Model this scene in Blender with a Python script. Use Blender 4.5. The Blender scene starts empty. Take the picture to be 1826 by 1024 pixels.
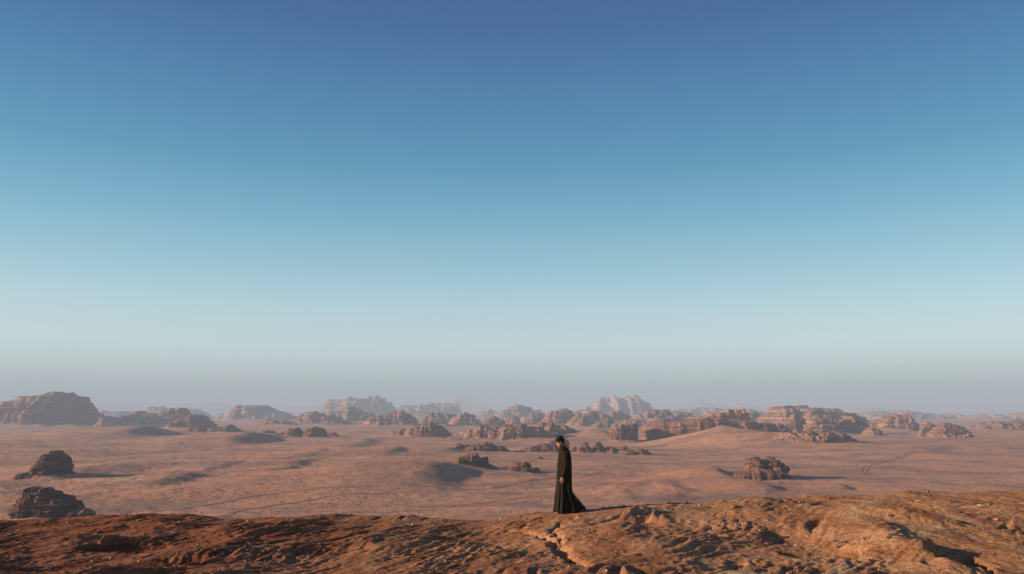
import bpy, math, random
import numpy as np
from mathutils import Vector, Matrix, Euler
random.seed(7)
rng = np.random.default_rng(7)
R = math.radians
SC = bpy.context.scene
COL = SC.collection

# ------------------------------------------------------------------ camera, sky, sun, exposure
FPX, CX, CY, HOR = 1400.0, 913.0, 512.0, 735.0
PITCH = math.atan((HOR - CY) / FPX)
CAMZ = 30.0
cam_d = bpy.data.cameras.new('camera')
cam_d.sensor_width = 36.0
cam_d.lens = 36.0 * FPX / 1826.0
cam_d.clip_start = 0.1
cam_d.clip_end = 60000.0
cam = bpy.data.objects.new('camera', cam_d)
cam.location = (0, 0, CAMZ)
cam.rotation_euler = (math.pi / 2 + PITCH, 0, 0)
COL.objects.link(cam)
SC.camera = cam

SUN_EL, SUN_BACK = 14.5, 9.0        # degrees: height of the sun; how far behind the camera's left it stands
sun_vec = Vector((-math.cos(R(SUN_BACK)) * math.cos(R(SUN_EL)),
                  -math.sin(R(SUN_BACK)) * math.cos(R(SUN_EL)), math.sin(R(SUN_EL))))   # towards the sun
sl = bpy.data.lights.new('sun', 'SUN')
sl.energy = 5.0
sl.angle = R(0.5)
sl.color = (1.0, 0.77, 0.55)
sun = bpy.data.objects.new('sun', sl)
sun.rotation_euler = sun_vec.to_track_quat('Z', 'Y').to_euler()
sun.location = (-40, -12, 60)
COL.objects.link(sun)

w = bpy.data.worlds.new('World')
SC.world = w
w.use_nodes = True
nt = w.node_tree
nt.nodes.clear()
out = nt.nodes.new('ShaderNodeOutputWorld')
bg = nt.nodes.new('ShaderNodeBackground')
bg.inputs['Strength'].default_value = 0.07
sky = nt.nodes.new('ShaderNodeTexSky')
sky.sky_type = 'NISHITA'
sky.sun_disc = False
sky.sun_elevation = R(SUN_EL)
sky.sun_rotation = math.atan2(sun_vec.x, sun_vec.y)
sky.altitude = 900
sky.air_density = 1.0
sky.dust_density = 1.0
sky.ozone_density = 1.0
tc = nt.nodes.new('ShaderNodeTexCoord')
sep = nt.nodes.new('ShaderNodeSeparateXYZ')
ramp = nt.nodes.new('ShaderNodeValToRGB')
mul = nt.nodes.new('ShaderNodeMix')
mul.data_type = 'RGBA'
mul.blend_type = 'MULTIPLY'
mul.inputs[0].default_value = 1.0
SKY_TINT = [(0.0, (0.733, 1.111, 1.059)), (0.0217, (0.733, 1.111, 1.059)), (0.0385, (1.377, 1.5, 1.266)), (0.0597, (1.743, 1.764, 1.495)), (0.0809, (1.918, 1.904, 1.615)), (0.095, (1.86, 1.87, 1.592)), (0.1304, (1.579, 1.799, 1.567)), (0.1658, (1.219, 1.606, 1.476)), (0.2356, (0.651, 1.248, 1.307)), (0.3034, (0.327, 0.902, 1.078)), (0.3683, (0.234, 0.672, 0.965)), (0.4297, (0.173, 0.484, 0.855)), (0.4589, (0.146, 0.404, 0.779)), (0.4869, (0.167, 0.364, 0.774))]     # filmed grade of the sky by height above the horizon (sine)
cr = ramp.color_ramp
cr.interpolation = 'LINEAR'
while len(cr.elements) > 1:
    cr.elements.remove(cr.elements[-1])
for i, (p_, c_) in enumerate(SKY_TINT):
    e = cr.elements[0] if i == 0 else cr.elements.new(p_)
    e.position = p_
    e.color = (*c_, 1)
L = nt.links.new
L(tc.outputs['Generated'], sep.inputs[0])
L(sep.outputs['Z'], ramp.inputs['Fac'])
flat = nt.nodes.new('ShaderNodeMix')         # evens out the sky round the compass a little, as thin dust does
flat.data_type = 'RGBA'
flat.inputs[0].default_value = 0.8
flat.inputs['B'].default_value = (1.8, 2.4, 3.1, 1)
L(sky.outputs['Color'], flat.inputs['A'])
L(flat.outputs['Result'], mul.inputs['A'])
L(ramp.outputs['Color'], mul.inputs['B'])
L(mul.outputs['Result'], bg.inputs['Color'])
L(bg.outputs[0], out.inputs['Surface'])

SC.view_settings.view_transform = 'Standard'
SC.view_settings.look = 'None'
SC.view_settings.exposure = 1.05
SC.view_settings.gamma = 1.0
SC.view_settings.use_curve_mapping = False
SC.render.engine = 'CYCLES'
SC.cycles.use_denoising = True
SC.cycles.max_bounces = 5
SC.cycles.diffuse_bounces = 2
SC.cycles.glossy_bounces = 1
SC.cycles.volume_bounces = 1
SC.cycles.use_adaptive_sampling = False
try:
    SC.cycles.denoiser = 'OPENIMAGEDENOISE'
    SC.cycles.denoising_input_passes = 'RGB_ALBEDO_NORMAL'
except Exception:
    pass

# ------------------------------------------------------------------ projection helpers
CP, SP = math.cos(PITCH), math.sin(PITCH)
def ray(px, py):
    xn, yn = (px - CX) / FPX, -(py - CY) / FPX
    return np.array([xn, CP - yn * SP, SP + yn * CP])
def at_depth(px, py, Y):
    d = ray(px, py)
    t = Y / d[1]
    return d[0] * t, Y, CAMZ + d[2] * t
def on_plain(px, py, z=0.0):
    d = ray(px, py)
    t = (z - CAMZ) / d[2]
    return d[0] * t, d[1] * t, z

# ------------------------------------------------------------------ vectorised noise
PERM = rng.permutation(256).astype(np.int32)
PERM = np.concatenate([PERM, PERM, PERM])
G3 = rng.normal(size=(256, 3)).astype(np.float32)
G3 /= np.linalg.norm(G3, axis=1, keepdims=True)
G2A = rng.uniform(0, 2 * np.pi, 256)
G2 = np.stack([np.cos(G2A), np.sin(G2A)], 1).astype(np.float32)
def fade(t): return t * t * t * (t * (t * 6 - 15) + 10)
def pn2(x, y, seed=0):
    x = np.asarray(x, np.float32) + 17.31 * seed + 1000; y = np.asarray(y, np.float32) + 9.77 * seed + 1000
    xi, yi = np.floor(x).astype(np.int32), np.floor(y).astype(np.int32)
    xf, yf = x - xi, y - yi
    xi &= 255; yi &= 255
    u, v = fade(xf), fade(yf)
    def g(ix, iy, fx, fy):
        h = PERM[PERM[ix & 255] + (iy & 255)]
        a = G2[h]
        return a[..., 0] * fx + a[..., 1] * fy
    n0 = g(xi, yi, xf, yf); n1 = g(xi + 1, yi, xf - 1, yf)
    n2 = g(xi, yi + 1, xf, yf - 1); n3 = g(xi + 1, yi + 1, xf - 1, yf - 1)
    a = n0 + u * (n1 - n0); b = n2 + u * (n3 - n2)
    return (a + v * (b - a)) * 1.41
def pn3(x, y, z, seed=0):
    x = np.asarray(x, np.float32) + 13.7 * seed + 1000; y = np.asarray(y, np.float32) + 7.9 * seed + 1000; z = np.asarray(z, np.float32) + 3.3 * seed + 1000
    xi, yi, zi = (np.floor(a).astype(np.int32) for a in (x, y, z))
    xf, yf, zf = x - xi, y - yi, z - zi
    u, v, s = fade(xf), fade(yf), fade(zf)
    def g(dx, dy, dz):
        h = PERM[PERM[PERM[(xi + dx) & 255] + ((yi + dy) & 255)] + ((zi + dz) & 255)]
        a = G3[h]
        return a[..., 0] * (xf - dx) + a[..., 1] * (yf - dy) + a[..., 2] * (zf - dz)
    def lx(dy, dz):
        a, b = g(0, dy, dz), g(1, dy, dz)
        return a + u * (b - a)
    def ly(dz):
        a, b = lx(0, dz), lx(1, dz)
        return a + v * (b - a)
    a, b = ly(0), ly(1)
    return (a + s * (b - a)) * 1.5
def fbm2(x, y, o=4, seed=0, gain=0.5):
    r, a, f = 0, 1, 1
    for k in range(o):
        r = r + a * pn2(x * f, y * f, seed + 5 * k); a *= gain; f *= 2.03
    return r
def fbm3(x, y, z, o=4, seed=0, gain=0.5):
    r, a, f = 0, 1, 1
    for k in range(o):
        r = r + a * pn3(x * f, y * f, z * f, seed + 5 * k); a *= gain; f *= 2.03
    return r
def sstep(a, b, x):
    t = np.clip((x - a) / (b - a), 0, 1)
    return t * t * (3 - 2 * t)

# ------------------------------------------------------------------ mesh / object helpers
def grid_mesh(name, P, closed=False):
    n, m = P.shape[:2]
    me = bpy.data.meshes.new(name)
    me.vertices.add(n * m)
    me.vertices.foreach_set('co', P.reshape(-1).astype(np.float32))
    i = np.arange(n - 1)[:, None]
    jj = np.arange(m if closed else m - 1)[None, :]
    j2 = (jj + 1) % m
    q = np.stack([i * m + jj, i * m + j2, (i + 1) * m + j2, (i + 1) * m + jj], -1).reshape(-1)
    nf = q.size // 4
    me.loops.add(nf * 4)
    me.loops.foreach_set('vertex_index', q.astype(np.int32))
    me.polygons.add(nf)
    me.polygons.foreach_set('loop_start', np.arange(0, nf * 4, 4, dtype=np.int32))
    me.polygons.foreach_set('loop_total', np.full(nf, 4, np.int32))
    me.update(calc_edges=True)
    me.polygons.foreach_set('use_smooth', np.ones(nf, bool))
    return me
def raw_mesh(name, V, F, smooth=True):
    me = bpy.data.meshes.new(name)
    me.from_pydata([tuple(map(float, v)) for v in V], [], [tuple(map(int, f)) for f in F])
    me.update()
    me.polygons.foreach_set('use_smooth', [smooth] * len(me.polygons))
    return me
def link(name, me, mat=None, parent=None):
    o = bpy.data.objects.new(name, me)
    COL.objects.link(o)
    if mat is not None and me is not None:
        me.materials.append(mat)
    if parent is not None:
        o.parent = parent
    return o
def tag(o, label=None, cat=None, group=None, kind=None):
    for k, v in (('label', label), ('category', cat), ('group', group), ('kind', kind)):
        if v:
            o[k] = v
    return o

# ------------------------------------------------------------------ materials
class NM:
    def __init__(s, name):
        s.m = bpy.data.materials.new(name)
        s.m.use_nodes = True
        s.t = s.m.node_tree
        s.b = s.t.nodes['Principled BSDF']
        s.b.inputs['Specular IOR Level'].default_value = 0.15
        s.b.inputs['Roughness'].default_value = 0.95
        s.co = s.t.nodes.new('ShaderNodeTexCoord')
        s.geo = s.t.nodes.new('ShaderNodeNewGeometry')
    def N(s, t, **kw):
        n = s.t.nodes.new(t)
        for k, v in kw.items(): setattr(n, k, v)
        return n
    def L(s, a, b): s.t.links.new(a, b)
    def mapping(s, scale=(1, 1, 1), rot=(0, 0, 0), src=None):
        n = s.N('ShaderNodeMapping')
        n.inputs['Scale'].default_value = scale
        n.inputs['Rotation'].default_value = rot
        s.L(src or s.geo.outputs['Position'], n.inputs['Vector'])
        return n.outputs[0]
    def noise(s, scale, detail=5, rough=0.55, vec=None, dist=0.0):
        n = s.N('ShaderNodeTexNoise')
        n.inputs['Scale'].default_value = scale
        n.inputs['Detail'].default_value = detail
        n.inputs['Roughness'].default_value = rough
        n.inputs['Distortion'].default_value = dist
        s.L(vec or s.geo.outputs['Position'], n.inputs['Vector'])
        return n.outputs['Fac']
    def mr(s, v, a, b, c=0.0, d=1.0):
        n = s.N('ShaderNodeMapRange')
        n.interpolation_type = 'SMOOTHSTEP'
        s.L(v, n.inputs['Value'])
        for i, x in enumerate((a, b, c, d)): n.inputs[1 + i].default_value = x
        return n.outputs[0]
    def math(s, op, a, b=None):
        n = s.N('ShaderNodeMath', operation=op)
        for i, x in enumerate((a, b)):
            if x is None: continue
            if isinstance(x, (int, float)): n.inputs[i].default_value = x
            else: s.L(x, n.inputs[i])
        return n.outputs[0]
    def mix(s, f, a, b, mode='MIX'):
        n = s.N('ShaderNodeMix', data_type='RGBA', blend_type=mode)
        for key, x in (('Factor', f), ('A', a), ('B', b)):
            if key == 'Factor': inp = n.inputs[0]
            else: inp = n.inputs[key]
            if isinstance(x, (int, float)): inp.default_value = x
            elif isinstance(x, tuple): inp.default_value = (*x, 1)
            else: s.L(x, inp)
        return n.outputs['Result']
    def bump(s, h, strength, dist, prev=None):
        n = s.N('ShaderNodeBump')
        n.inputs['Strength'].default_value = strength
        n.inputs['Distance'].default_value = dist
        s.L(h, n.inputs['Height'])
        if prev is not None: s.L(prev, n.inputs['Normal'])
        return n.outputs[0]
    def done(s, col, nrm=None):
        if isinstance(col, tuple): s.b.inputs['Base Color'].default_value = (*col, 1)
        else: s.L(col, s.b.inputs['Base Color'])
        if nrm is not None: s.L(nrm, s.b.inputs['Normal'])
        return s.m

def mat_sand():
    k = NM('sand')
    big = k.noise(0.006, 4, 0.5)
    mid = k.noise(0.035, 6, 0.6, k.mapping((0.45, 1, 1), (0, 0, R(15))))
    fine = k.noise(0.5, 6, 0.7)
    streak = k.noise(0.11, 6, 0.65, k.mapping((0.22, 1, 1), (0, 0, R(-10))), 0.6)
    c = k.mix(k.mr(big, 0.35, 0.65), (0.434, 0.199, 0.105), (0.462, 0.227, 0.126))
    c = k.mix(k.mr(mid, 0.44, 0.62, 0, 0.85), c, (0.241, 0.136, 0.091))
    c = k.mix(k.mr(streak, 0.52, 0.70, 0, 0.55), c, (0.203, 0.097, 0.059))
    c = k.mix(k.mr(fine, 0.42, 0.72, 0, 0.45), c, (0.189, 0.091, 0.056))
    h1 = k.noise(0.16, 6, 0.62)
    h2 = k.noise(1.3, 4, 0.6)
    n = k.bump(h1, 0.5, 1.8)
    n = k.bump(h2, 0.4, 0.22, n)
    return k.done(c, n)

def mat_stone(name, light, mid_, dark, band=0.16, bump=1.0, up=0.08):
    k = NM(name)
    P = k.geo.outputs['Position']
    sx = k.N('ShaderNodeSeparateXYZ'); k.L(P, sx.inputs[0])
    warp = k.noise(0.02, 3, 0.5)
    z = k.math('ADD', sx.outputs['Z'], k.math('MULTIPLY', warp, 14.0))
    cz = k.N('ShaderNodeCombineXYZ')
    k.L(z, cz.inputs[2])
    k.L(k.math('MULTIPLY', sx.outputs['X'], 0.02), cz.inputs[0])
    k.L(k.math('MULTIPLY', sx.outputs['Y'], 0.02), cz.inputs[1])
    strat = k.noise(band, 6, 0.72, cz.outputs[0])
    patch = k.noise(0.035, 6, 0.6)
    fine = k.noise(0.35, 6, 0.7)
    vert = k.noise(up, 5, 0.6, k.mapping((1, 1, 0.16)))
    c = k.mix(k.mr(strat, 0.36, 0.62), mid_, light)
    c = k.mix(k.mr(vert, 0.50, 0.68, 0, 0.7), c, dark)
    c = k.mix(k.mr(patch, 0.46, 0.66, 0, 0.75), c, mid_)
    c = k.mix(k.mr(fine, 0.48, 0.70, 0, 0.45), c, dark)
    n = k.bump(strat, 0.9 * bump, 1.6)
    n = k.bump(k.noise(0.16, 6, 0.6), 0.55 * bump, 2.4, n)
    n = k.bump(vert, 0.5 * bump, 2.0, n)
    return k.done(c, n)

def mat_ridge():
    k = NM('ridge_sandstone')
    P = k.geo.outputs['Position']
    sx = k.N('ShaderNodeSeparateXYZ'); k.L(P, sx.inputs[0])
    big = k.noise(0.22, 5, 0.6)
    xx = k.math('ADD', sx.outputs['X'], k.math('MULTIPLY', k.math('SUBTRACT', big, 0.5), 14.0))
    iron = k.mr(xx, -7.5, 4.0)          # iron-red beds on the left, ochre beds on the right
    turn = k.mr(sx.outputs['X'], 1.0, 6.0)
    def along(long, ang):
        n = k.N('ShaderNodeMapping', vector_type='TEXTURE')
        n.inputs['Scale'].default_value = (long, 1, 1)
        n.inputs['Rotation'].default_value = (0, 0, R(ang))
        k.L(P, n.inputs['Vector'])
        return n.outputs[0]
    def bed(scale, long, detail, rough, dist):
        a = k.noise(scale, detail, rough, along(long, 60), dist)
        b = k.noise(scale, detail, rough, along(long, -64), dist)
        n = k.N('ShaderNodeMix')
        k.L(turn, n.inputs[0]); k.L(a, n.inputs[2]); k.L(b, n.inputs[3])
        return n.outputs[0]
    streak = bed(1.6, 4.0, 7, 0.68, 0.6)
    thin = bed(9.0, 6.0, 5, 0.7, 0.4)
    fine = k.noise(9.0, 7, 0.72)
    grit = k.noise(45.0, 4, 0.7)
    pebble = k.noise(19.0, 5, 0.75)
    c_red = k.mix(k.mr(streak, 0.38, 0.62), (0.205, 0.058, 0.024), (0.39, 0.150, 0.068))
    c_och = k.mix(k.mr(streak, 0.36, 0.62), (0.325, 0.140, 0.063), (0.53, 0.272, 0.132))
    c = k.mix(iron, c_red, c_och)
    pale = k.noise(0.55, 5, 0.6, along(2.8, 58), 1.0)
    c = k.mix(k.math('MULTIPLY', k.mr(pale, 0.58, 0.72, 0, 0.8), iron), c, (0.56, 0.40, 0.225))
    c = k.mix(k.mr(thin, 0.52, 0.70, 0, 0.7), c, (0.096, 0.036, 0.015))  # dark bedding streaks; their colour stands in for ledge shade
    varn_shade = bed(2.6, 2.2, 7, 0.72, 0.5)
    c = k.mix(k.mr(varn_shade, 0.58, 0.70, 0, 0.8), c, (0.058, 0.022, 0.011))  # varnish spots, darkened to carry shadow in the colour instead of the relief
    c = k.mix(k.mr(fine, 0.52, 0.70, 0, 0.7), c, (0.093, 0.036, 0.015))
    c = k.mix(k.mr(pebble, 0.53, 0.66, 0, 0.7), c, (0.075, 0.030, 0.014))
    c = k.mix(k.mr(grit, 0.60, 0.75, 0, 0.5), c, (0.446, 0.270, 0.130))
    n = k.bump(thin, 0.9, 0.05)
    n = k.bump(fine, 1.0, 0.06, n)
    n = k.bump(pebble, 1.0, 0.035, n)
    n = k.bump(grit, 0.7, 0.014, n)
    return k.done(c, n)

M_SAND = mat_sand()
M_NEAR = mat_stone('outcrop_stone', (0.225, 0.108, 0.062), (0.088, 0.040, 0.025), (0.022, 0.011, 0.008), 0.45)
M_DARK = mat_stone('shadowed_stone', (0.270, 0.125, 0.066), (0.054, 0.026, 0.017), (0.013, 0.007, 0.006), 0.45)  # darker outcrop stone: shade on the left boulders put into the colour
M_ROCK = mat_stone('cliff_stone', (0.288, 0.151, 0.099), (0.144, 0.072, 0.049), (0.040, 0.021, 0.017), 0.18)
M_WARM = mat_stone('cap_stone', (0.360, 0.198, 0.108), (0.259, 0.133, 0.076), (0.108, 0.056, 0.036), 0.20)
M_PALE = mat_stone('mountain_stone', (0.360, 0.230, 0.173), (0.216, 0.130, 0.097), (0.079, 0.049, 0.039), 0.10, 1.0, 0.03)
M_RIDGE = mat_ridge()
k_ = NM('track_sand'); M_TRACK = k_.done(k_.mix(k_.mr(k_.noise(0.6, 5, .6), .35, .65), (0.202, 0.102, 0.061), (0.274, 0.140, 0.085)))
k_ = NM('scrub_leaf'); M_SCRUB = k_.done(k_.mix(k_.mr(k_.noise(0.3, 2), .4, .6), (0.061, 0.042, 0.029), (0.108, 0.068, 0.048)))
k_ = NM('dry_twig'); M_TWIG = k_.done(k_.mix(k_.noise(30, 3), (0.216, 0.151, 0.101), (0.302, 0.223, 0.158)))
k_ = NM('loose_stone'); M_GRAVEL = k_.done(k_.mix(k_.mr(k_.noise(4.0, 3), .4, .6), (0.144, 0.068, 0.040), (0.346, 0.238, 0.151)))

# ------------------------------------------------------------------ rocks and mesas, one entry each
# piece: (part name, crest as pixels of the photograph, foot row, depth/width, boxiness, roughness, stone)
ROCKS = []
def rock(name, label, cat, group, *pieces): ROCKS.append((name, label, cat, group, pieces))
OUT, MES, FAR = 'rock outcrops standing on the desert plain', 'sandstone hills in the middle distance', 'hazy mountains along the horizon'
V_, N_, K_, W_, P_ = M_DARK, M_NEAR, M_ROCK, M_WARM, M_PALE

# --- near outcrops on the plain
rock('boulder', 'tall dark stacked boulder on the plain near the left edge, trailing a long shadow', 'boulder', OUT,
     ('crag', [(58,852),(62,840),(66,826),(75,819),(82,809),(92,804),(105,806),(114,811),(119,819),(117,827),(122,834),(126,842),(124,850)], 853, .8, 5, 1.0, V_),
     ('ledge', [(28,850),(40,843),(52,846),(66,848),(80,849)], 854, .9, 4, 1.2, V_))
rock('boulder', 'large black shadowed boulder at the lower left, just beyond the foreground ridge', 'boulder', OUT,
     ('crag', [(33,915),(38,893),(42,881),(52,871),(70,870),(92,874),(108,882),(122,887),(134,892),(141,902),(141,915)], 930, .8, 6, .8, V_),
     ('ledge', [(120,912),(140,906),(155,908),(166,913),(174,922)], 931, 1.0, 4, .8, V_))
rock('rock_outcrop', 'brown layered outcrop left of the walking man, with an overhanging slab on its right', 'rock outcrop', OUT,
     ('block', [(803,834),(805,825),(809,819),(817,815),(830,811),(838,808),(845,808),(851,813),(857,819),(861,828),(866,835)], 839, .8, 6, 1.1, N_),
     ('slab', [(845,830),(850,820),(856,816),(864,815),(873,815),(874,818),(870,823),(871,830)], 838, .7, 8, .9, N_),
     ('ledge', [(858,834),(866,828),(874,828),(882,831),(888,834)], 838, .8, 4, .8, N_))
rock('rock_outcrop', 'small flat-topped outcrop of stacked slabs close to the left of the man', 'rock outcrop', OUT,
     ('slab', [(911,838),(913,828),(919,826),(930,825),(944,825),(947,829),(946,836)], 842, .8, 9, .9, N_),
     ('block', [(903,842),(907,836),(914,832),(928,833),(940,835),(948,842)], 845, .8, 5, 1.1, N_),
     ('ledge', [(938,841),(944,835),(953,834),(962,835),(963,840)], 844, .8, 7, .8, N_))
rock('rock_outcrop', 'dark brown craggy outcrop alone on the sand right of the man, below the big dune', 'rock outcrop', OUT,
     ('crag', [(1328,846),(1331,832),(1335,821),(1346,818),(1356,820),(1366,820),(1374,816),(1381,818),(1386,824),(1396,829),(1398,838),(1405,848)], 851, .7, 6, 1.2, N_),
     ('ledge', [(1308,850),(1311,844),(1322,840),(1340,838),(1360,837),(1380,838),(1398,842),(1408,850)], 854, .45, 5, 1.1, N_))
rock('rock_outcrop', 'low dark outcrop of rounded humps on the left plain behind the smooth sand', 'rock outcrop', OUT,
     ('hump', [(540,779),(545,769),(552,764),(562,762),(572,763),(580,768),(584,777)], 781, .7, 5, 1.0, N_),
     ('hump', [(505,779),(511,769),(519,764),(532,764),(537,770),(543,778)], 781, .7, 5, 1.0, N_),
     ('ledge', [(466,773),(470,768),(488,768),(493,773)], 777, .7, 8, .8, N_),
     ('ledge', [(486,779),(494,773),(506,771),(512,778)], 780, .7, 5, .8, N_),
     ('ledge', [(580,778),(588,771),(598,771),(604,777)], 779, .7, 5, .8, N_))
rock('rock_outcrop', 'pyramid-shaped grey outcrop with a dark low slab at its right foot, left of centre', 'rock outcrop', OUT,
     ('crag', [(296,763),(308,755),(324,748),(338,743),(349,740),(359,741),(367,746),(379,751),(390,760)], 767, .7, 3.5, 1.0, N_),
     ('slab', [(365,768),(375,763),(390,762),(407,761),(409,757),(416,758),(419,762),(428,766),(433,770)], 772, .5, 5, .8, N_),
     ('ledge', [(322,770),(338,763),(352,761),(370,763),(384,769)], 772, .5, 4, 1.0, N_))
rock('rock_outcrop', 'low reddish outcrop spread on the sand above the overhanging one', 'rock outcrop', OUT,
     ('ledge', [(800,802),(808,796),(816,791),(824,793),(830,791),(838,796)], 804, .7, 5, 1.0, N_),
     ('ledge', [(824,803),(838,794),(856,791),(868,789),(876,789),(884,794),(893,796),(902,799),(911,805)], 807, .5, 4, 1.0, N_))
rock('rock_outcrop', 'low lit outcrop directly behind the head of the man', 'rock outcrop', OUT,
     ('ledge', [(928,803),(940,798),(958,793),(976,791),(990,789),(1004,793),(1010,802)], 806, .45, 4, 1.0, N_),
     ('crag', [(980,800),(984,786),(994,782),(1006,782),(1013,785),(1016,792),(1015,802)], 805, .8, 6, 1.0, N_))
rock('rock_outcrop', 'row of small jagged rocks just right of the shoulder of the man', 'rock outcrop', OUT,
     ('knob', [(1019,804),(1021,798),(1026,797),(1030,798),(1028,804)], 806, .9, 4, .9, N_),
     ('knob', [(1028,806),(1034,796),(1039,791),(1045,788),(1048,791),(1047,796),(1056,799),(1060,806)], 807, .7, 5, 1.0, N_),
     ('knob', [(1054,806),(1060,796),(1063,789),(1070,788),(1075,794),(1080,799),(1083,806)], 807, .7, 5, 1.0, N_),
     ('knob', [(1074,806),(1082,798),(1092,796),(1100,800),(1110,806)], 807, .7, 5, 1.0, N_))
rock('boulder', 'small dark boulder with a sloping tail, right of the jagged rock row', 'boulder', OUT,
     ('knob', [(1104,806),(1106,798),(1112,795),(1118,797),(1122,803),(1124,807)], 808, .8, 5, 1.0, N_),
     ('ledge', [(1112,806),(1120,801),(1128,803),(1136,807)], 809, .6, 4, .8, N_))
rock('boulder', 'smallest dark boulder, rightmost of the little rocks right of the man', 'boulder', OUT,
     ('knob', [(1135,806),(1138,800),(1143,799),(1148,802),(1154,803),(1160,807)], 809, .6, 4, 1.0, N_))
rock('boulder', 'tiny lone stone on open sand between the man and the flat-topped outcrop', 'boulder', OUT,
     ('knob', [(958,817),(961,814),(966,815),(969,818)], 819, .7, 4, .8, N_))

# --- middle distance
rock('rock_formation', 'long low brown hill with a rubbly slope, behind the head of the man', 'rock formation', MES,
     ('slope', [(800,780),(815,773),(838,764),(858,760),(880,761),(905,759),(935,758),(960,761),(980,772)], 785, .35, 3, 1.0, K_),
     ('crag', [(930,775),(945,760),(962,756),(985,755),(1000,756),(1010,761),(1022,766),(1040,771),(1056,775)], 783, .4, 4, 1.0, K_))
rock('cliff', 'long lit sandstone cliff split by a cleft on its left, behind the big dune', 'cliff', MES,
     ('cliff_block', [(1086,782),(1087,767),(1093,761),(1108,756),(1122,755),(1136,755),(1142,757),(1140,768),(1136,782)], 789, .8, 9, .8, K_),
     ('cliff_wall', [(1139,782),(1142,768),(1146,757),(1170,753),(1200,750),(1232,748),(1265,746),(1300,747),(1325,749),(1345,755),(1355,770)], 788, .5, 9, .3, K_),
     ('cap', [(1218,750),(1232,743),(1250,739),(1268,737),(1284,733),(1306,731),(1322,732),(1329,738),(1332,748),(1345,752)], 779, .5, 8, .5, W_))
rock('rock_formation', 'rounded reddish rock spur at the right shoulder of the big dune', 'rock formation', MES,
     ('crag', [(1300,770),(1312,758),(1335,751),(1358,752),(1385,755),(1402,760),(1412,770)], 783, .5, 4, 1.0, K_))
rock('rock_formation', 'low lit layered hill with a rounded right end, right of the big dune', 'rock formation', MES,
     ('crag', [(1360,788),(1384,776),(1402,770),(1430,769),(1462,768),(1488,770),(1508,775),(1522,783),(1531,791),(1536,797)], 801, .45, 5, 1.0, K_))
rock('rock_formation', 'broad dark craggy hill behind the low layered one on the right', 'rock formation', MES,
     ('crest', [(1350,755),(1358,742),(1366,733),(1380,728),(1400,726),(1430,726),(1444,727),(1460,730),(1476,730),(1492,733),(1512,737),(1532,743),(1546,751),(1556,762)], 764, .5, 5, 1.2, K_),
     ('buttress', [(1432,770),(1440,752),(1450,744),(1466,742),(1482,744),(1494,756),(1500,770)], 774, .8, 5, 1.2, K_),
     ('buttress', [(1486,770),(1496,752),(1508,745),(1524,747),(1540,755),(1552,768)], 773, .7, 5, 1.2, K_),
     ('buttress', [(1388,772),(1398,752),(1412,741),(1424,742),(1434,754),(1440,770)], 772, .8, 5, 1.2, K_))
rock('rock_formation', 'small dark hump in front of the domed hill at the right', 'rock formation', MES,
     ('crag', [(1537,776),(1542,768),(1549,762),(1558,762),(1566,767),(1572,776)], 780, .8, 5, 1.0, K_))
rock('rock_formation', 'single rounded dome hill near the right edge, standing clear of its neighbours', 'rock formation', MES,
     ('crag', [(1568,766),(1573,752),(1582,743),(1596,740),(1612,741),(1622,747),(1628,755),(1634,765)], 769, .7, 5, .9, K_))
rock('rock_formation', 'pale jagged hill at the right edge of the plain, right of the dome', 'rock formation', MES,
     ('crag', [(1638,776),(1643,760),(1652,754),(1660,756),(1670,757)], 779, .8, 6, 1.0, K_),
     ('crag', [(1660,776),(1670,759),(1678,755),(1692,755),(1706,757),(1716,762),(1726,770),(1734,778)], 781, .5, 4.5, 1.1, K_))
rock('rock_formation', 'faint low hill at the far right edge, half lost in haze', 'rock formation', MES,
     ('crag', [(1730,772),(1745,757),(1765,752),(1790,755),(1815,750),(1840,756),(1870,770)], 771, .5, 4, 1.0, K_))
rock('mesa', 'big blue-grey mesa with an overhanging brow at the left edge', 'mesa', MES,
     ('cliff_wall', [(-60,745),(-30,732),(0,723),(20,719),(40,714),(62,711),(76,706),(92,704),(110,702),(134,704),(149,707),(153,713),(154,719),(164,728),(174,738),(186,748)], 761, .45, 6, .9, K_),
     ('buttress', [(172,757),(182,746),(192,742),(200,743),(210,748),(222,757)], 761, .7, 5, .9, K_))
rock('mesa', 'stepped dark mesa with a square block top right of the big left one', 'mesa', MES,
     ('slope', [(208,757),(220,745),(232,738),(242,734),(254,734),(270,737),(288,738),(305,745)], 759, .5, 5, 1.0, K_),
     ('block', [(282,757),(286,737),(289,732),(304,731),(308,729),(316,731),(330,730),(337,735),(340,744),(344,757)], 760, .5, 8, .9, K_))
rock('rock_formation', 'dark rocky hill right of centre-left, its left flank lit and right flank shadowed', 'rock formation', MES,
     ('crag', [(646,757),(656,748),(668,742),(682,738),(700,736),(716,736),(730,739),(739,744),(747,756)], 762, .6, 4.5, 1.0, K_))
rock('rock_formation', 'dark domed hill just in front of the others, trailing rubble to its left', 'rock formation', MES,
     ('crag', [(722,770),(732,763),(742,758),(756,756),(769,753),(778,756),(788,761),(797,768),(808,777)], 779, .6, 4, 1.0, K_),
     ('ledge', [(696,771),(708,767),(720,765),(732,768),(740,774)], 777, .6, 4, .9, K_))
rock('rock_formation', 'twin-humped hill behind the dark domed one', 'rock formation', MES,
     ('crag', [(748,754),(756,742),(766,737),(784,737),(800,738),(816,742),(826,754)], 759, .6, 4.5, 1.0, K_),
     ('crag', [(798,756),(812,745),(824,738),(834,735),(842,739),(850,747),(859,757)], 761, .6, 4, .9, K_))
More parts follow.
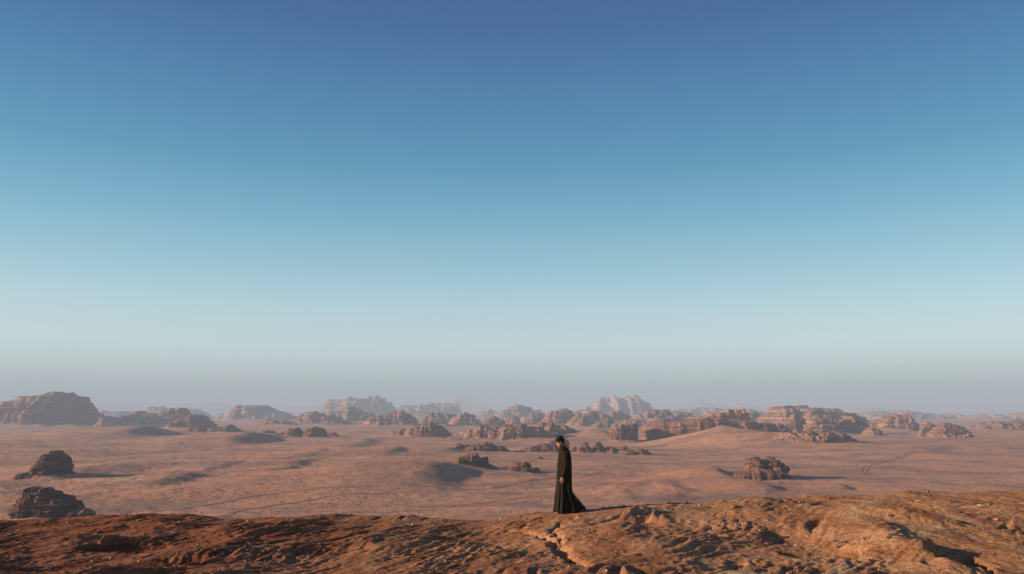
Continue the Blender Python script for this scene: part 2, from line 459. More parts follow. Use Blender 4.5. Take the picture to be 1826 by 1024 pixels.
rock('rock_formation', 'low hill at the foot of the far flat-topped mountain, lit on its left', 'rock formation', MES,
     ('crag', [(522,752),(532,742),(542,737),(558,735),(572,736),(588,740),(606,744),(624,754)], 758, .6, 4.5, 1.0, K_),
     ('ledge', [(560,757),(578,752),(600,751),(620,754),(634,758)], 761, .5, 4, .9, K_))
rock('rock_formation', 'bluish peaked hill in front of the far flat-topped mountain', 'rock formation', MES,
     ('crag', [(566,752),(578,741),(596,735),(610,733),(622,728),(630,727),(642,732),(660,736),(678,742),(690,752)], 755, .6, 4, 1.0, K_))
rock('rock_formation', 'low bluish rock line in front of the pale pyramid hill', 'rock formation', MES,
     ('ledge', [(452,757),(466,750),(482,748),(498,750),(516,750),(530,757)], 760, .5, 4, 1.0, K_))
rock('rock_formation', 'small square hill left of the boulder cluster behind the man', 'rock formation', MES,
     ('crag', [(856,760),(862,751),(870,745),(878,743),(890,745),(898,749),(904,760)], 764, .8, 6, 1.0, K_))
rock('rock_formation', 'cluster of rounded boulders in front of the pale hill above the man', 'rock formation', MES,
     ('hump', [(896,756),(900,746),(908,741),(918,741),(926,746),(930,757)], 760, .8, 4, .9, K_),
     ('hump', [(926,757),(929,746),(936,741),(946,739),(956,738),(966,739),(973,746),(976,757)], 759, .7, 5, .9, K_))
rock('rock_formation', 'blocky hill with a lit left slope and flat sloping top, above the man', 'rock formation', MES,
     ('crag', [(962,756),(968,747),(976,738),(984,733),(998,731),(1012,729),(1020,730),(1025,738),(1029,756)], 760, .7, 6, .8, K_))
rock('rock_formation', 'layered hill at the foot of the big streaked mountain, left one of the pair', 'rock formation', MES,
     ('crag', [(1012,758),(1020,748),(1030,739),(1042,735),(1056,734),(1070,736),(1082,741),(1092,750),(1100,759)], 763, .6, 4, 1.0, K_),
     ('ledge', [(1054,760),(1066,752),(1080,751),(1090,754),(1098,761)], 764, .6, 4, .9, K_))
rock('rock_formation', 'layered hill at the foot of the big streaked mountain, right one of the pair', 'rock formation', MES,
     ('crag', [(1072,752),(1080,739),(1092,733),(1106,735),(1118,740),(1128,748),(1134,755)], 758, .7, 4.5, 1.0, K_))
rock('rock_formation', 'broad brown hill right of the big streaked mountain, above the cliff', 'rock formation', MES,
     ('crag', [(1106,760),(1122,750),(1136,742),(1150,734),(1168,730),(1186,731),(1198,736),(1206,748)], 761, .6, 4.5, 1.0, K_))
rock('rock_formation', 'long low broken ridge in front of the big streaked mountain', 'rock formation', MES,
     ('ledge', [(1090,758),(1108,751),(1130,748),(1150,749),(1170,744),(1196,743),(1216,746),(1240,750),(1262,758)], 765, .35, 5, 1.0, K_))
rock('rock_formation', 'low dark ridge between the broad craggy hill and the dome hill', 'rock formation', MES,
     ('ledge', [(1526,764),(1540,755),(1556,752),(1570,749),(1584,752),(1600,757),(1640,766)], 768, .4, 5, 1.0, K_))
rock('rock_formation', 'small brown hump between the broad brown hill and the orange cap', 'rock formation', MES,
     ('crag', [(1194,752),(1202,741),(1210,736),(1220,734),(1230,737),(1238,746)], 759, .7, 4.5, 1.0, K_))
rock('rock_formation', 'hazy brown rock between the orange cap and the broad dark hill', 'rock formation', MES,
     ('crag', [(1316,755),(1324,742),(1334,734),(1350,734),(1364,740),(1374,752)], 760, .7, 5, 1.0, K_))

# --- far mountains
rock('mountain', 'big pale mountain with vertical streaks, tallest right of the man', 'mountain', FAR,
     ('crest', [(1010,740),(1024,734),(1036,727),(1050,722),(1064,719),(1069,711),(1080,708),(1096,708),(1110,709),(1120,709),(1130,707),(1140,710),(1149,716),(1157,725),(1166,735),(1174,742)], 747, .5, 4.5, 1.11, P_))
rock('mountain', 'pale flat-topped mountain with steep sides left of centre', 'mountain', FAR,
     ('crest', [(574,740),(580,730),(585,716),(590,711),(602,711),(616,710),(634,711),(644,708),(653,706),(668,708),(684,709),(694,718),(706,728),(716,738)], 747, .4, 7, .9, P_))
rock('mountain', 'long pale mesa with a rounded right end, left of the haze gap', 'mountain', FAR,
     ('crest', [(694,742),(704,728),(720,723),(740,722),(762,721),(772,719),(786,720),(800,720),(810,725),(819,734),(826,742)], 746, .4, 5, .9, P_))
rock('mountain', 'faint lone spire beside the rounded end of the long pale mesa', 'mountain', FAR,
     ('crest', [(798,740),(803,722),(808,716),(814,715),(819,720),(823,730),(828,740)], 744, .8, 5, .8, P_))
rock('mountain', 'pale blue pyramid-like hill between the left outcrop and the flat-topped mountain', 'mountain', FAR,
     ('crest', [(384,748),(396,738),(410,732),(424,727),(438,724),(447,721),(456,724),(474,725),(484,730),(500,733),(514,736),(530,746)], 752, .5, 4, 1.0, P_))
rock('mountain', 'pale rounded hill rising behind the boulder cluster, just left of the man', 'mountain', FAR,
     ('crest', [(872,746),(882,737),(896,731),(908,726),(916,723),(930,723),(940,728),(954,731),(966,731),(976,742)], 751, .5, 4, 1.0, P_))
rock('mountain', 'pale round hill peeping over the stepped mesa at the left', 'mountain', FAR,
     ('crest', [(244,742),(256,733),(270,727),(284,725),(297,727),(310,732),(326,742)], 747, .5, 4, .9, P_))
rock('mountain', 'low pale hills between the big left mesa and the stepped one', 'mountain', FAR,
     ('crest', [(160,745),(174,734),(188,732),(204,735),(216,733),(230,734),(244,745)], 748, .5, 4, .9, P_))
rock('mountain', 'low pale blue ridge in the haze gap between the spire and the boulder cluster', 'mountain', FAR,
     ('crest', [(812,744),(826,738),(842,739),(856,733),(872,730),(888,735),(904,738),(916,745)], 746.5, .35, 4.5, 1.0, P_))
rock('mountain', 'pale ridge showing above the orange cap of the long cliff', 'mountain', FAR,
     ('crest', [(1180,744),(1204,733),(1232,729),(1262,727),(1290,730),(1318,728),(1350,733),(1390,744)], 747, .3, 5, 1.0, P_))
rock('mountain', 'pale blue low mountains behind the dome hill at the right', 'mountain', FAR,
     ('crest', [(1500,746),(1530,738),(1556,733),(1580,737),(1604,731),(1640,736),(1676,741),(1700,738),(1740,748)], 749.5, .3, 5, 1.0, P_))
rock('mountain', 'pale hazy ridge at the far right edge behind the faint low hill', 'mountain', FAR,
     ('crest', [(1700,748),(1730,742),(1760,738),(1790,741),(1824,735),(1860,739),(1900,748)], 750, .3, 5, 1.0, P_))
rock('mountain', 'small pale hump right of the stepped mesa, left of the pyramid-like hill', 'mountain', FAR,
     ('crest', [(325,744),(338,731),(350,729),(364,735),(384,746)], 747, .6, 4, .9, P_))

HILLS = [   # faint ridges that read as one mass each
    ([(140,738),(165,720),(190,719),(215,722),(260,724),(300,726),(330,720),(355,722),(385,718),(400,717),(410,722),(430,727),(455,730)], 739.2),
    ([(480,736),(505,728),(540,723),(575,722),(600,726),(650,730),(700,732)], 739.6),
    ([(770,738),(790,722),(808,708),(816,705),(832,709),(850,716),(866,725),(884,732),(900,738)], 739.0),
    ([(1150,736),(1200,728),(1225,716),(1245,711),(1262,720),(1290,724),(1320,719),(1350,722),(1400,727),(1440,733)], 739.0),
    ([(1460,742),(1500,736),(1530,729),(1550,726),(1580,730),(1620,734),(1660,737),(1720,741),(1800,738),(1850,744)], 741.5),
    ([(-80,735),(-20,722),(40,728),(90,733),(150,737)], 739.5),
]

FOOT = []      # footprints, for the sand banked against each rock
def arch_mesh(name, crest, foot, dr, box, rough, seed, dens=1.0, bury=None):
    c = np.array(crest, float)
    xm = 0.5 * (c[0, 0] + c[-1, 0])
    Y0 = on_plain(xm, foot)[1]
    W = (c[-1, 0] - c[0, 0]) * Y0 / FPX
    D = W * dr
    Yc = Y0 + 0.45 * D
    box = box if box >= 6.5 else 2.0 + (box - 2.0) * .62
    nu = int(np.clip((c[-1, 0] - c[0, 0]) * 1.1 * dens, 34, 320))
    hpx = foot - c[:, 1].min()
    ns = int(np.clip(hpx * 1.9 * dens, 30, 100))
    px = np.linspace(c[0, 0], c[-1, 0], nu)
    py = np.interp(px, c[:, 0], c[:, 1])
    jag = fbm2(px / max(5.0, .16 * (c[-1, 0] - c[0, 0])) , px * 0 + seed, 3, seed + 20, .6)
    py = py - jag * (foot - py) * .085 * min(1.3, rough) * sstep(0, 6, np.minimum(px - c[0, 0], c[-1, 0] - px))
    for wpx, k_ in ((.10, .07), (.045, .05)):
        wp = max(2.2, wpx * (c[-1, 0] - c[0, 0]))
        hv_ = np.sin(np.floor(px / wp + seed * .37) * 91.7 + seed) * 4375.85
        py = py - (hv_ - np.floor(hv_) - .5) * (foot - py) * k_ * min(1.2, rough) * sstep(0, 6, np.minimum(px - c[0, 0], c[-1, 0] - px))
    # straight pieces between the sampled crest points
    X = np.empty(nu); Z = np.empty(nu)
    for i in range(nu):
        X[i], _, Z[i] = at_depth(px[i], py[i], Yc)
    H = max(Z.max(), 1.0)
    if bury is None: bury = 2.0 + 0.06 * H
    u = np.linspace(-1, 1, nu)
    Dh = 0.5 * D * np.power(np.clip(1 - np.abs(u) ** 2.6, 0, 1), 1 / 2.2) + 0.02 * D
    spur = .16 if box >= 6.5 else (.85 if rough == 1.11 else .24)
    nsp = X / (0.6 * H + .14 * W)
    sp_ = (0.5 - np.abs(pn2(nsp, nsp * 0, seed + 31)) * 1.6) * .6 + (0.4 - np.abs(pn2(nsp * 2.3, nsp * 0, seed + 32)) * 1.4) * .4
    if rough == 1.11:
        nsp = X / (.34 * H)
        sp_ = .8 - np.abs(pn2(nsp, nsp * 0, seed + 33)) * 3.0
    Dh = Dh * (1 + spur * sp_)
    Z[0] = min(Z[0], -bury * .5); Z[-1] = min(Z[-1], -bury * .5)
    nfr = int(ns * .68)
    phi = np.concatenate([np.linspace(0, np.pi / 2, nfr, endpoint=False), np.linspace(np.pi / 2, np.pi, ns - nfr)])
    cs, sn = np.cos(phi), np.sin(phi)
    zz0 = np.clip(sn, 0, 1) ** (2 / (box * .62))
    yo = -np.sign(cs) * np.abs(cs) ** (2 / box) * (1 + 0.16 * np.clip(1 - zz0 * 2.2, 0, 1) ** 2)
    zz = np.clip(sn, 0, 1) ** (2 / (box * .62))
    yw = pn2(X / (0.5 * W + 1e-6), X * 0, seed) * 0.18 * D
    P = np.empty((nu, ns, 3))
    P[..., 0] = X[:, None]
    P[..., 1] = Yc + yw[:, None] * sn[None, :] + Dh[:, None] * yo[None, :]
    P[..., 2] = -bury + (Z[:, None] + bury) * zz[None, :]
    # normals
    du = np.gradient(P, axis=0); ds = np.gradient(P, axis=1)
    nrm = np.cross(du, ds)
    nrm /= np.linalg.norm(nrm, axis=2, keepdims=True) + 1e-9
    Lc = min(H, 0.6 * W)
    q = P / Lc
    x, y, z = q[..., 0], q[..., 1], q[..., 2]
    wx = fbm3(x * 1.1, y * 1.1, z * 1.1, 2, seed + 1)
    big = fbm3(x * 1.3, y * 1.3, z * .9, 3, seed + 2)
    bil = 0.55 - np.abs(pn3(x * 2.3 + wx * .4, y * 2.3, z * 1.7, seed + 3)) * 1.6
    bil2 = 0.4 - np.abs(pn3(x * 5.2 + wx * .5, y * 5.2, z * 3.6, seed + 4)) * 1.4
    fine = fbm3(x * 9, y * 9, z * 9, 3, seed + 6, .6)
    zs = z * 6.0 + wx * 0.7 + x * 0.25
    st = sstep(-.25, .25, pn2(zs, x * .35 + y * .35, seed + 7)) - .5
    st2 = sstep(-.25, .25, pn2(zs * 2.7, x * .8 + y * .8, seed + 8)) - .5
    flute = np.abs(pn2(x * 3.2 + wx * .6, z * .5, seed + 9))
    d = big * .14 + bil * .055 + bil2 * .02 + fine * .012 - (0.25 - flute) * .045
    hz = (st * .09 + st2 * .05)
    def hsh(a, b):
        v = np.sin(a * 12.9898 + b * 78.233 + seed * 3.71) * 43758.5453
        return v - np.floor(v) - .5
    blk = 0
    for lam, wt, asp in ((.24, .15, 2.4), (.10, .07, 3.2), (.050, .014, 4.0)):
        lz = z / lam + wx * .35 + .25 * pn3(x * 1.6, y * 1.6, z * 2, seed + 15)
        li = np.floor(lz)
        sx2 = (x + .6 * y) / (lam * asp) + hsh(li, li * 0 + 3) * 4 + .45 * pn3(x / lam * .5, y / lam * .5, z / lam * .5, seed + 16)
        blk = blk + (hsh(li, np.floor(sx2)) * .75 + hsh(li, li * 0) * .6) * wt
    side = np.sqrt(np.clip(1 - nrm[..., 2] ** 2, 0, 1))
    amp = Lc * rough
    P[..., 0] += nrm[..., 0] * (d + hz + blk) * amp * .8
    P[..., 1] += nrm[..., 1] * (d + hz + blk) * amp * 1.25
    P[..., 2] += nrm[..., 2] * (d * .55 + blk * .30) * amp + side * 0.02 * amp * fine
    tl = Lc * .17
    zq = P[..., 2] / tl + .35 * pn2(P[..., 0] / (3 * Lc), P[..., 1] / (3 * Lc), seed + 18)
    fq = zq - np.floor(zq)
    P[..., 2] += (sstep(.45, .95, fq) - fq) * tl * .65 * sstep(0, .1, P[..., 2] / H)
    FOOT.append((0.5 * (X[0] + X[-1]), Yc, 0.5 * abs(X[-1] - X[0]), 0.5 * D, H))
    me = grid_mesh(name, P[:, ::-1])
    return me
seed = 3
for name, label, cat, group, pieces in ROCKS:
    if len(pieces) == 1:
        p = pieces[0]
        seed += 11
        o = link(name, arch_mesh(name, *p[1:6], seed), p[6])
        tag(o, label, cat, group, 'thing')
        continue
    root = None
    for p in pieces:
        seed += 11
        me = arch_mesh(p[0], *p[1:6], seed)
        if root is None:
            root = bpy.data.objects.new(name, None)
            COL.objects.link(root)
            root.location = (FOOT[-1][0], FOOT[-1][1], 0)
            root.empty_display_size = 5
            tag(root, label, cat, group, 'thing')
        me.transform(Matrix.Translation(-root.location))
        link(p[0], me, p[6], root)
for i, (cr_, fy) in enumerate(HILLS):
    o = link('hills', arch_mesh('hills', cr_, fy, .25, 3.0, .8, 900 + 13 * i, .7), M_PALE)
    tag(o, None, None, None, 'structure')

# ------------------------------------------------------------------ the desert plain
DUNES = [   # crest pixel, foot row, height, windward length, lee length, half width along view, crest bend
    (758, 852, 6.8, 130, 27, 50, .0036), (440, 787, 10.0, 150, 34, 70, .0016), (250, 777, 12.0, 190, 44, 80, .001),
    (1276, 846, 3.4, 40, 10, 18, .010), (1345, 868, 2.6, 50, 8, 20, .010), (1492, 868, 1.8, 30, 6, 8, .03),
    (505, 841, 1.5, 80, 8, 36, .005), (700, 812, 2.2, 110, 12, 50, .003), (800, 806, 2.8, 80, 14, 34, .004), (1075, 782, 8, 70, 26, 50, .0),
    (165, 838, 4.2, 60, 40, 30, .005), (300, 864, 2.6, 60, 12, 34, .004), (570, 812, 1.3, 100, 10, 60, .002),
    (1180, 872, 1.4, 60, 12, 24, .006), (640, 790, 3.5, 130, 22, 60, .002), (380, 838, 1.1, 70, 8, 40, .004), (545, 826, 1.2, 90, 9, 40, .004),
]
def plain_height(X, Y):
    r = np.sqrt(X * X + Y * Y)
    z = fbm2(X / 420, Y / 260, 3, 40) * 4.2 * sstep(150, 700, r) * (1 - .6 * sstep(2500, 6000, r))
    z = z + fbm2(X / 95, Y / 60, 4, 41) * 1.5 * sstep(140, 350, r) * (1 - sstep(2000, 4500, r))
    z = z + fbm2(X / 22 + .3 * pn2(X / 40, Y / 40, 44), Y / 16, 4, 42, .6) * 0.42 * (1 - sstep(700, 1500, r)) * np.clip(.6 + 1.2 * pn2(X / 120, Y / 90, 48) - X / 700, .2, 1.6)
    for px, fy, A, lw, lr, sy, bend in DUNES:
        x0, y0, _ = on_plain(px, fy)
        dy = Y - y0
        m = np.abs(dy) < 3.2 * sy
        dxm = (X - x0)[m]; dym = dy[m]
        wob = 3.0 * pn2(dym / 18, dym * 0 + px, 45)
        dx = dxm + bend * dym * dym * .5 + wob
        up = np.clip(1 + dx / lw, 0, 1); up = up * up * (3 - 2 * up)
        dn = np.clip(1 - dx / lr, 0, 1); dn = dn * dn * (3 - 2 * dn)
        z[m] += A * np.where(dx < 0, up, dn) * np.exp(-(dym / sy) ** 2)
    # the big dune climbing the cliff
    x0, y0, _ = at_depth(1288, 762, 735)
    dx, dy = X - x0, Y - y0
    e = np.sqrt((dx / np.where(dx < 0, 42, 56)) ** 2 + (dy / 48) ** 2) + .06 * pn2(X / 30, Y / 30, 46)
    z = z + 15.0 * np.clip(1 - e / 2.1, 0, 1) ** 1.6
    x0, y0, _ = on_plain(1415, 800)
    e = np.sqrt(((X - x0) / 60) ** 2 + ((Y - y0 - 25) / 34) ** 2)
    z = z + 6.0 * np.clip(1 - e / 2, 0, 1) ** 1.4
    bank = np.zeros_like(X)
    for fx, fy_, hw, hd, H in FOOT:
        dx = X - fx
        m = (np.abs(dx) < 2.6 * hw) & (np.abs(Y - fy_) < 2.6 * hd + .6 * hw)
        e = np.sqrt((dx[m] / hw) ** 2 + ((Y[m] - fy_) / (hd + .12 * hw)) ** 2)
        b = min(.19 * H, 9.0) * np.exp(-(np.clip(e - .70, 0, None) / .55) ** 2)
        bank[m] = np.maximum(bank[m], b)
    return z + bank * (0.8 + .5 * pn2(X / 25, Y / 25, 47))
A_in = np.linspace(-40, 40, 660)
A_out = np.concatenate([np.linspace(44, 316, 64)])
ANG = np.radians(np.concatenate([A_in, A_out]))
RAD = np.concatenate([np.linspace(2, 110, 14), np.exp(np.linspace(math.log(118), math.log(6000), 560)), np.geomspace(6300, 15000, 16)])
GX = RAD[:, None] * np.sin(ANG)[None, :]
GY = RAD[:, None] * np.cos(ANG)[None, :]
GZ = plain_height(GX, GY)
GP = np.stack([GX, GY, GZ], -1)
# close the ring
GPc = np.concatenate([GP, GP[:, :1]], 1)
plain = link('ground', grid_mesh('ground', GPc[:, ::-1]), M_SAND)
tag(plain, None, None, None, 'structure')
def plain_z(x, y):
    """height of the built ground sheet, by interpolating its own vertices"""
    x = np.asarray(x, float); y = np.asarray(y, float)
    r = np.sqrt(x * x + y * y); a = np.degrees(np.arctan2(x, y))
    fi = np.interp(r, RAD, np.arange(len(RAD))); fj = np.interp(a, A_in, np.arange(len(A_in)))
    i = np.minimum(fi.astype(int), len(RAD) - 2); j = np.minimum(fj.astype(int), len(A_in) - 2)
    u, v = fi - i, fj - j
    return (GZ[i, j] * (1 - u) * (1 - v) + GZ[i + 1, j] * u * (1 - v) + GZ[i, j + 1] * (1 - u) * v + GZ[i + 1, j + 1] * u * v)

# ------------------------------------------------------------------ wheel tracks pressed into the sand
def track(points, width=0.5, gap=1.7, twin=True, samples=160):
    pts = np.array([on_plain(*p)[:2] for p in points])
    t = np.linspace(0, 1, len(pts)); tt = np.linspace(0, 1, samples)
    # Catmull-like smoothing by repeated averaging of a dense polyline
    X = np.interp(tt, t, pts[:, 0]); Y = np.interp(tt, t, pts[:, 1])
    for _ in range(14):
        X[1:-1] = .25 * X[:-2] + .5 * X[1:-1] + .25 * X[2:]
        Y[1:-1] = .25 * Y[:-2] + .5 * Y[1:-1] + .25 * Y[2:]
    X += pn2(tt * 14, tt * 0, 5) * .5; Y += pn2(tt * 14, tt * 0, 6) * .9
    tx, ty = np.gradient(X), np.gradient(Y)
    ln = np.hypot(tx, ty); nx, ny = -ty / ln, tx / ln
    V, F = [], []
    for off in ((-gap / 2, gap / 2) if twin else (0,)):
        b = len(V)
        ww = .62 * width * (1 + .5 * pn2(tt * 30, tt * 0 + off, 8))
        prof = [(-1.0, .01), (-.7, .07), (-.35, .03), (.35, .03), (.7, .08), (1.0, .01)]
        for k in range(samples):
            for s_, h_ in prof:
                x = X[k] + nx[k] * (off + s_ * ww[k]); y = Y[k] + ny[k] * (off + s_ * ww[k])
                V.append((x, y, float(plain_z(x, y)) + h_))
        n = len(prof)
        for k in range(samples - 1):
            for j in range(n - 1):
                a = b + k * n + j
                F.append((a, a + 1, a + n + 1, a + n))
    o = link('tyre_track', raw_mesh('tyre_track', V, F), M_TRACK)
    tag(o, None, None, None, 'structure')
track([(170,931),(260,915),(360,901),(460,886),(560,880),(680,876),(790,874),(860,871),(940,861),(1010,853),(1060,845)], .55)
track([(390,928),(440,912),(520,898),(600,889),(700,885)], .45)
track([(480,930),(600,921),(700,917),(800,908),(880,896),(940,888),(1010,881),(1090,868)], .5, twin=False)
track([(1650,873),(1612,862),(1575,852),(1548,842),(1540,836),(1546,829),(1562,823),(1590,817),(1640,809),(1700,801)], 1.0, 2.8)
track([(1500,833),(1515,827),(1530,823),(1560,821)], .4, twin=False)
track([(1150,846),(1230,838),(1320,832)], .4, twin=False)
track([(1180,893),(1260,884),(1330,880)], .35, twin=False)

# ------------------------------------------------------------------ scrub dotted over the sand (uncountable)
def scrub():
    n = 7500
    px = rng.uniform(-20, 1850, n * 3); py = 735 + rng.gamma(2.2, 48, n * 3) + 30
    dens = fbm2(px / 160, py / 22, 3, 60) + np.where(px < 800, .22, -.25)
    keep = (py < 938) & (dens > rng.uniform(-.15, .8, n * 3))
    px, py = px[keep][:n], py[keep][:n]
    V, F = [], []
    d = np.stack([(px - CX) / FPX, CP + (py - CY) / FPX * SP, SP - (py - CY) / FPX * CP], -1)
    t = -CAMZ / d[:, 2]
    X, Y = d[:, 0] * t, d[:, 1] * t
    Z = plain_z(X, Y)
    for x, y, z in zip(X, Y, Z):
        s = rng.uniform(.10, .27) * (1 + y / 1200)
        b = len(V)
        k = 5
        ph = rng.uniform(0, 6.28)
        for i in range(k):
            a = ph + i * 6.283 / k
            rr = s * rng.uniform(.6, 1.2)
            V.append((x + rr * math.cos(a), y + rr * math.sin(a), z - .05))
            V.append((x + .8 * rr * math.cos(a + .5), y + .8 * rr * math.sin(a + .5), z + s * rng.uniform(.35, .9)))
        V.append((x, y, z + s * rng.uniform(.5, .8)))
        for i in range(k):
            j = (i + 1) % k
            F += [(b + 2 * i, b + 2 * j, b + 2 * i + 1), (b + 2 * i + 1, b + 2 * j, b + 2 * j + 1), (b + 2 * i + 1, b + 2 * j + 1, b + 2 * k)]
    o = link('scrub', raw_mesh('scrub', V, F, False), M_SCRUB)
    tag(o, None, None, None, 'stuff')
scrub()

# ------------------------------------------------------------------ fallen rubble round the feet of the rocks (uncountable)
def rubble():
    V, F = [], []
    base = np.array([(1,0,0),(-1,0,0),(0,1,0),(0,-1,0),(0,0,1),(.7,.7,.4),(-.7,.6,.5),(.6,-.7,.4),(-.6,-.7,.5)], float)
    fs = [(0,5,4),(5,2,4),(2,6,4),(6,1,4),(1,8,4),(8,3,4),(3,7,4),(7,0,4),(0,2,5),(2,1,6),(1,3,8),(3,0,7)]
    for fx, fy_, hw, hd, H in FOOT:
        if fy_ > 1500: continue
        n = int(np.clip(26 + hw * .8, 30, 110))
        for _ in range(n):
            a = rng.uniform(-math.pi * 1.05, .05)
            e = 1.0 + abs(rng.normal(0, .22))
            x = fx + hw * e * math.cos(a) + rng.normal(0, .04 * hw); y = fy_ + (hd + .06 * hw) * e * math.sin(a)
            if y < 150: continue
            s = H * .022 * (.35 + 1.8 * rng.random() ** 4) + .12
            z = float(plain_z(x, y))
            r = rng.uniform(.6, 1.25, 3) * np.array([1.2, 1.0, .75])
            c_, s_ = math.cos(a * 7), math.sin(a * 7)
            b = len(V)
            for v in base * rng.uniform(.75, 1.2, (9, 1)):
                p = v * r * s
                V.append((x + c_ * p[0] - s_ * p[1], y + s_ * p[0] + c_ * p[1], z + p[2] + .15 * s))
            F.extend(tuple(b + i for i in f) for f in fs)
    tag(link('rubble', raw_mesh('rubble', V, F, False), M_ROCK), None, None, None, 'stuff')
rubble()

# ------------------------------------------------------------------ the foreground ridge
YC = 19.0
SIL = [(-250,934),(-80,932),(0,930),(70,927),(170,922),(250,920),(330,917),(400,926),(460,924),(600,922),(690,924),(715,921),(735,923),(760,926),(830,929),(868,928),
       (900,922),(960,915),(1000,912),(1044,909),(1100,905),(1180,900),(1200,899),(1300,896),(1345,891),(1400,891),(1440,888),(1500,884),(1560,884),(1640,880),(1720,879),(1826,879),(2000,884),(2300,900)]
sx_ = []; sz_ = []
for a, b in SIL:
    x_, _, z_ = at_depth(a, b, YC)
    sx_.append(x_); sz_.append(z_)
PIT = []
def fg(px, py):      # point of the base surface (near-plane approximation) under a pixel
    d = ray(px, py)
    lo, hi = 6.0, 19.0
    for _ in range(40):
        m = .5 * (lo + hi)
        x = d[0] / d[1] * m; z = CAMZ + d[2] / d[1] * m
        if z > float(ridge_base(np.array([x]), np.array([m]))[0]): lo = m
        else: hi = m
    return d[0] / d[1] * lo, lo
def ridge_base(X, Y):
    zc = np.interp(X, sx_, sz_)
    zl = CAMZ - 1.62 - 0.068 * Y
    wgt = sstep(9.0, 19.0, Y)
    z = zl + (zc - zl) * wgt
    d = np.clip(Y - YC, 0, None)
    z = z - 0.14 * d - 0.05 * d * d * (d < 8) - (d >= 8) * (3.2 + (d - 8) * .95)
    e = np.clip(np.abs(X) - 19, 0, None)
    z = z - .02 * e * e * (e < 20) - (e >= 20) * (8 + (e - 20) * .8)
    b = np.clip(-Y - 3, 0, None)
    return np.maximum(z - .05 * b * b, -4.0)
def seg_dist(X, Y, pts):
    best = np.full(X.shape, 1e9)
    for (ax, ay), (bx, by) in zip(pts[:-1], pts[1:]):
        vx, vy = bx - ax, by - ay
        t = np.clip(((X - ax) * vx + (Y - ay) * vy) / (vx * vx + vy * vy), 0, 1)
        best = np.minimum(best, np.hypot(X - ax - t * vx, Y - ay - t * vy))
    return best
MAN_X, MAN_Y = at_depth(1006, 912, 18.7)[0], 18.7
CRACK = [fg(*p) for p in ((912,948),(935,958),(958,972),(985,985),(1002,1000),(1030,1012),(1048,1022))]
CRACK2 = [fg(*p) for p in ((1008,940),(985,960),(1000,985),(1016,1003))]
PITS = [(fg(1455, 988), .8, .7, .15), (fg(1412, 964), .7, .5, .10), (fg(225, 978), .8, .6, .14), (fg(1160, 950), .8, .5, .08),
        (fg(1690, 1010), .45, .5, .2), (fg(250, 940), .9, .5, .10), (fg(560, 985), 1.2, .6, .12), (fg(1655, 910), .6, .7, .10), (fg(340, 1010), .5, .4, .14)]
DOMES = [(fg(1060, 975), 1.5, 1.9, .20), (fg(1500, 925), 2.2, 2.0, .16), (fg(1260, 935), 1.8, 1.4, .12), (fg(1610, 985), .5, 2.4, .20), (fg(830, 1000), 1.6, 1.5, .12), (fg(420, 990), 1.2, 1.4, .12)]
def ridge_height(X, Y):
    z = ridge_base(X, Y)
    wx = fbm2(X / 3.5, Y / 3.5, 3, 70) * 1.1
    A = 1.5 * X - .075 * X * np.clip(X, -6, 14)                   # the beds sweep up to the right, then turn over
    q = Y - A * .8 + wx
    s = (X + .6 * Y) * .7
    amp = sstep(2, 9, Y) * .9 + .1
    near = np.clip(1 - np.hypot(X - MAN_X - .1, Y - MAN_Y) / 1.3, 0, 1)
    calm = 1 - .85 * near * near * (3 - 2 * near)
    back = 1 - .48 * sstep(YC - 2.2, YC - .1, Y) * (1 - .5 * sstep(YC + 1, YC + 5, Y))      # keeps the skyline of the ridge
    # broken beds: sloping steps with a sharp lip
    ph = q / 1.25 + .55 * pn2(s / 2.6, q / 2.0, 71)
    fr = ph - np.floor(ph)
    cell = pn2(np.floor(ph) * 7.3 + s / 3.2, np.floor(ph) * 3.1, 72)
    saw = (fr - sstep(.90, 1.0, fr)) * (.5 + 1.0 * np.clip(cell + .3, 0, 1))
    ph2 = q / .42 + .8 * pn2(s / 1.2, q / 1.0, 73)
    fr2 = ph2 - np.floor(ph2)
    saw2 = (fr2 - sstep(.82, 1.0, fr2)) * np.clip(.4 + pn2(s / 1.5, q / .8, 74) * 1.6, 0, 1.2)
    sparse = np.clip(.25 + fbm2(X / 2.4, Y / 2.4, 2, 85) * 1.8, 0, 1.2)
    rel = (saw * .115 + saw2 * .034) * (.25 + sparse)
    rel = rel + fbm2(X / 2.2, Y / 2.2, 2, 75) * .05
    rd = 1 - np.abs(pn2(s / 1.3 + wx, q / .30, 76)) * 2
    rel = rel + rd * .014
    rel = rel - np.clip(pn2(s / .9 + 3, q / .35, 80) - .36, 0, 1) * .15
    patch = np.clip(.5 + fbm2(X / 1.8, Y / 1.8, 2, 81) * 1.5, 0.15, 1.5)
    fin = fbm2(s / .34, q / .11, 4, 78, .62) * .027 * patch + fbm2(X / .14, Y / .14, 3, 79, .65) * .012
    for (cx, cy), rx, ry, dp in PITS:
        e = np.hypot((X - cx + .3 * wx) / rx, (Y - cy) / ry) + .25 * pn2(X / .6, Y / .6, 82)
        rel = rel - dp * (1 - sstep(.45, 1.0, e))
    for (cx, cy), rx, ry, dp in DOMES:
        e = np.hypot((X - cx) / rx, (Y - cy) / ry)
        rel = rel + dp * np.exp(-e * e * 1.2)
    for cr_, wd, dp in ((CRACK, .075, .13), (CRACK2, .05, .10)):
        e = seg_dist(X + .10 * pn2(X / .25, Y / .25, 83), Y + .22 * pn2(X / .3, Y / .3, 84), cr_)
        rel = rel - dp * np.exp(-(e / wd) ** 2)
    return z + (rel * back + fin * (.5 + .5 * back)) * amp * calm
YR = np.concatenate([np.linspace(-14, 9.4, 40, endpoint=False), np.linspace(9.4, 21.5, 500), np.linspace(21.8, 62, 60)])
T_in = np.linspace(-.66, .66, 900)
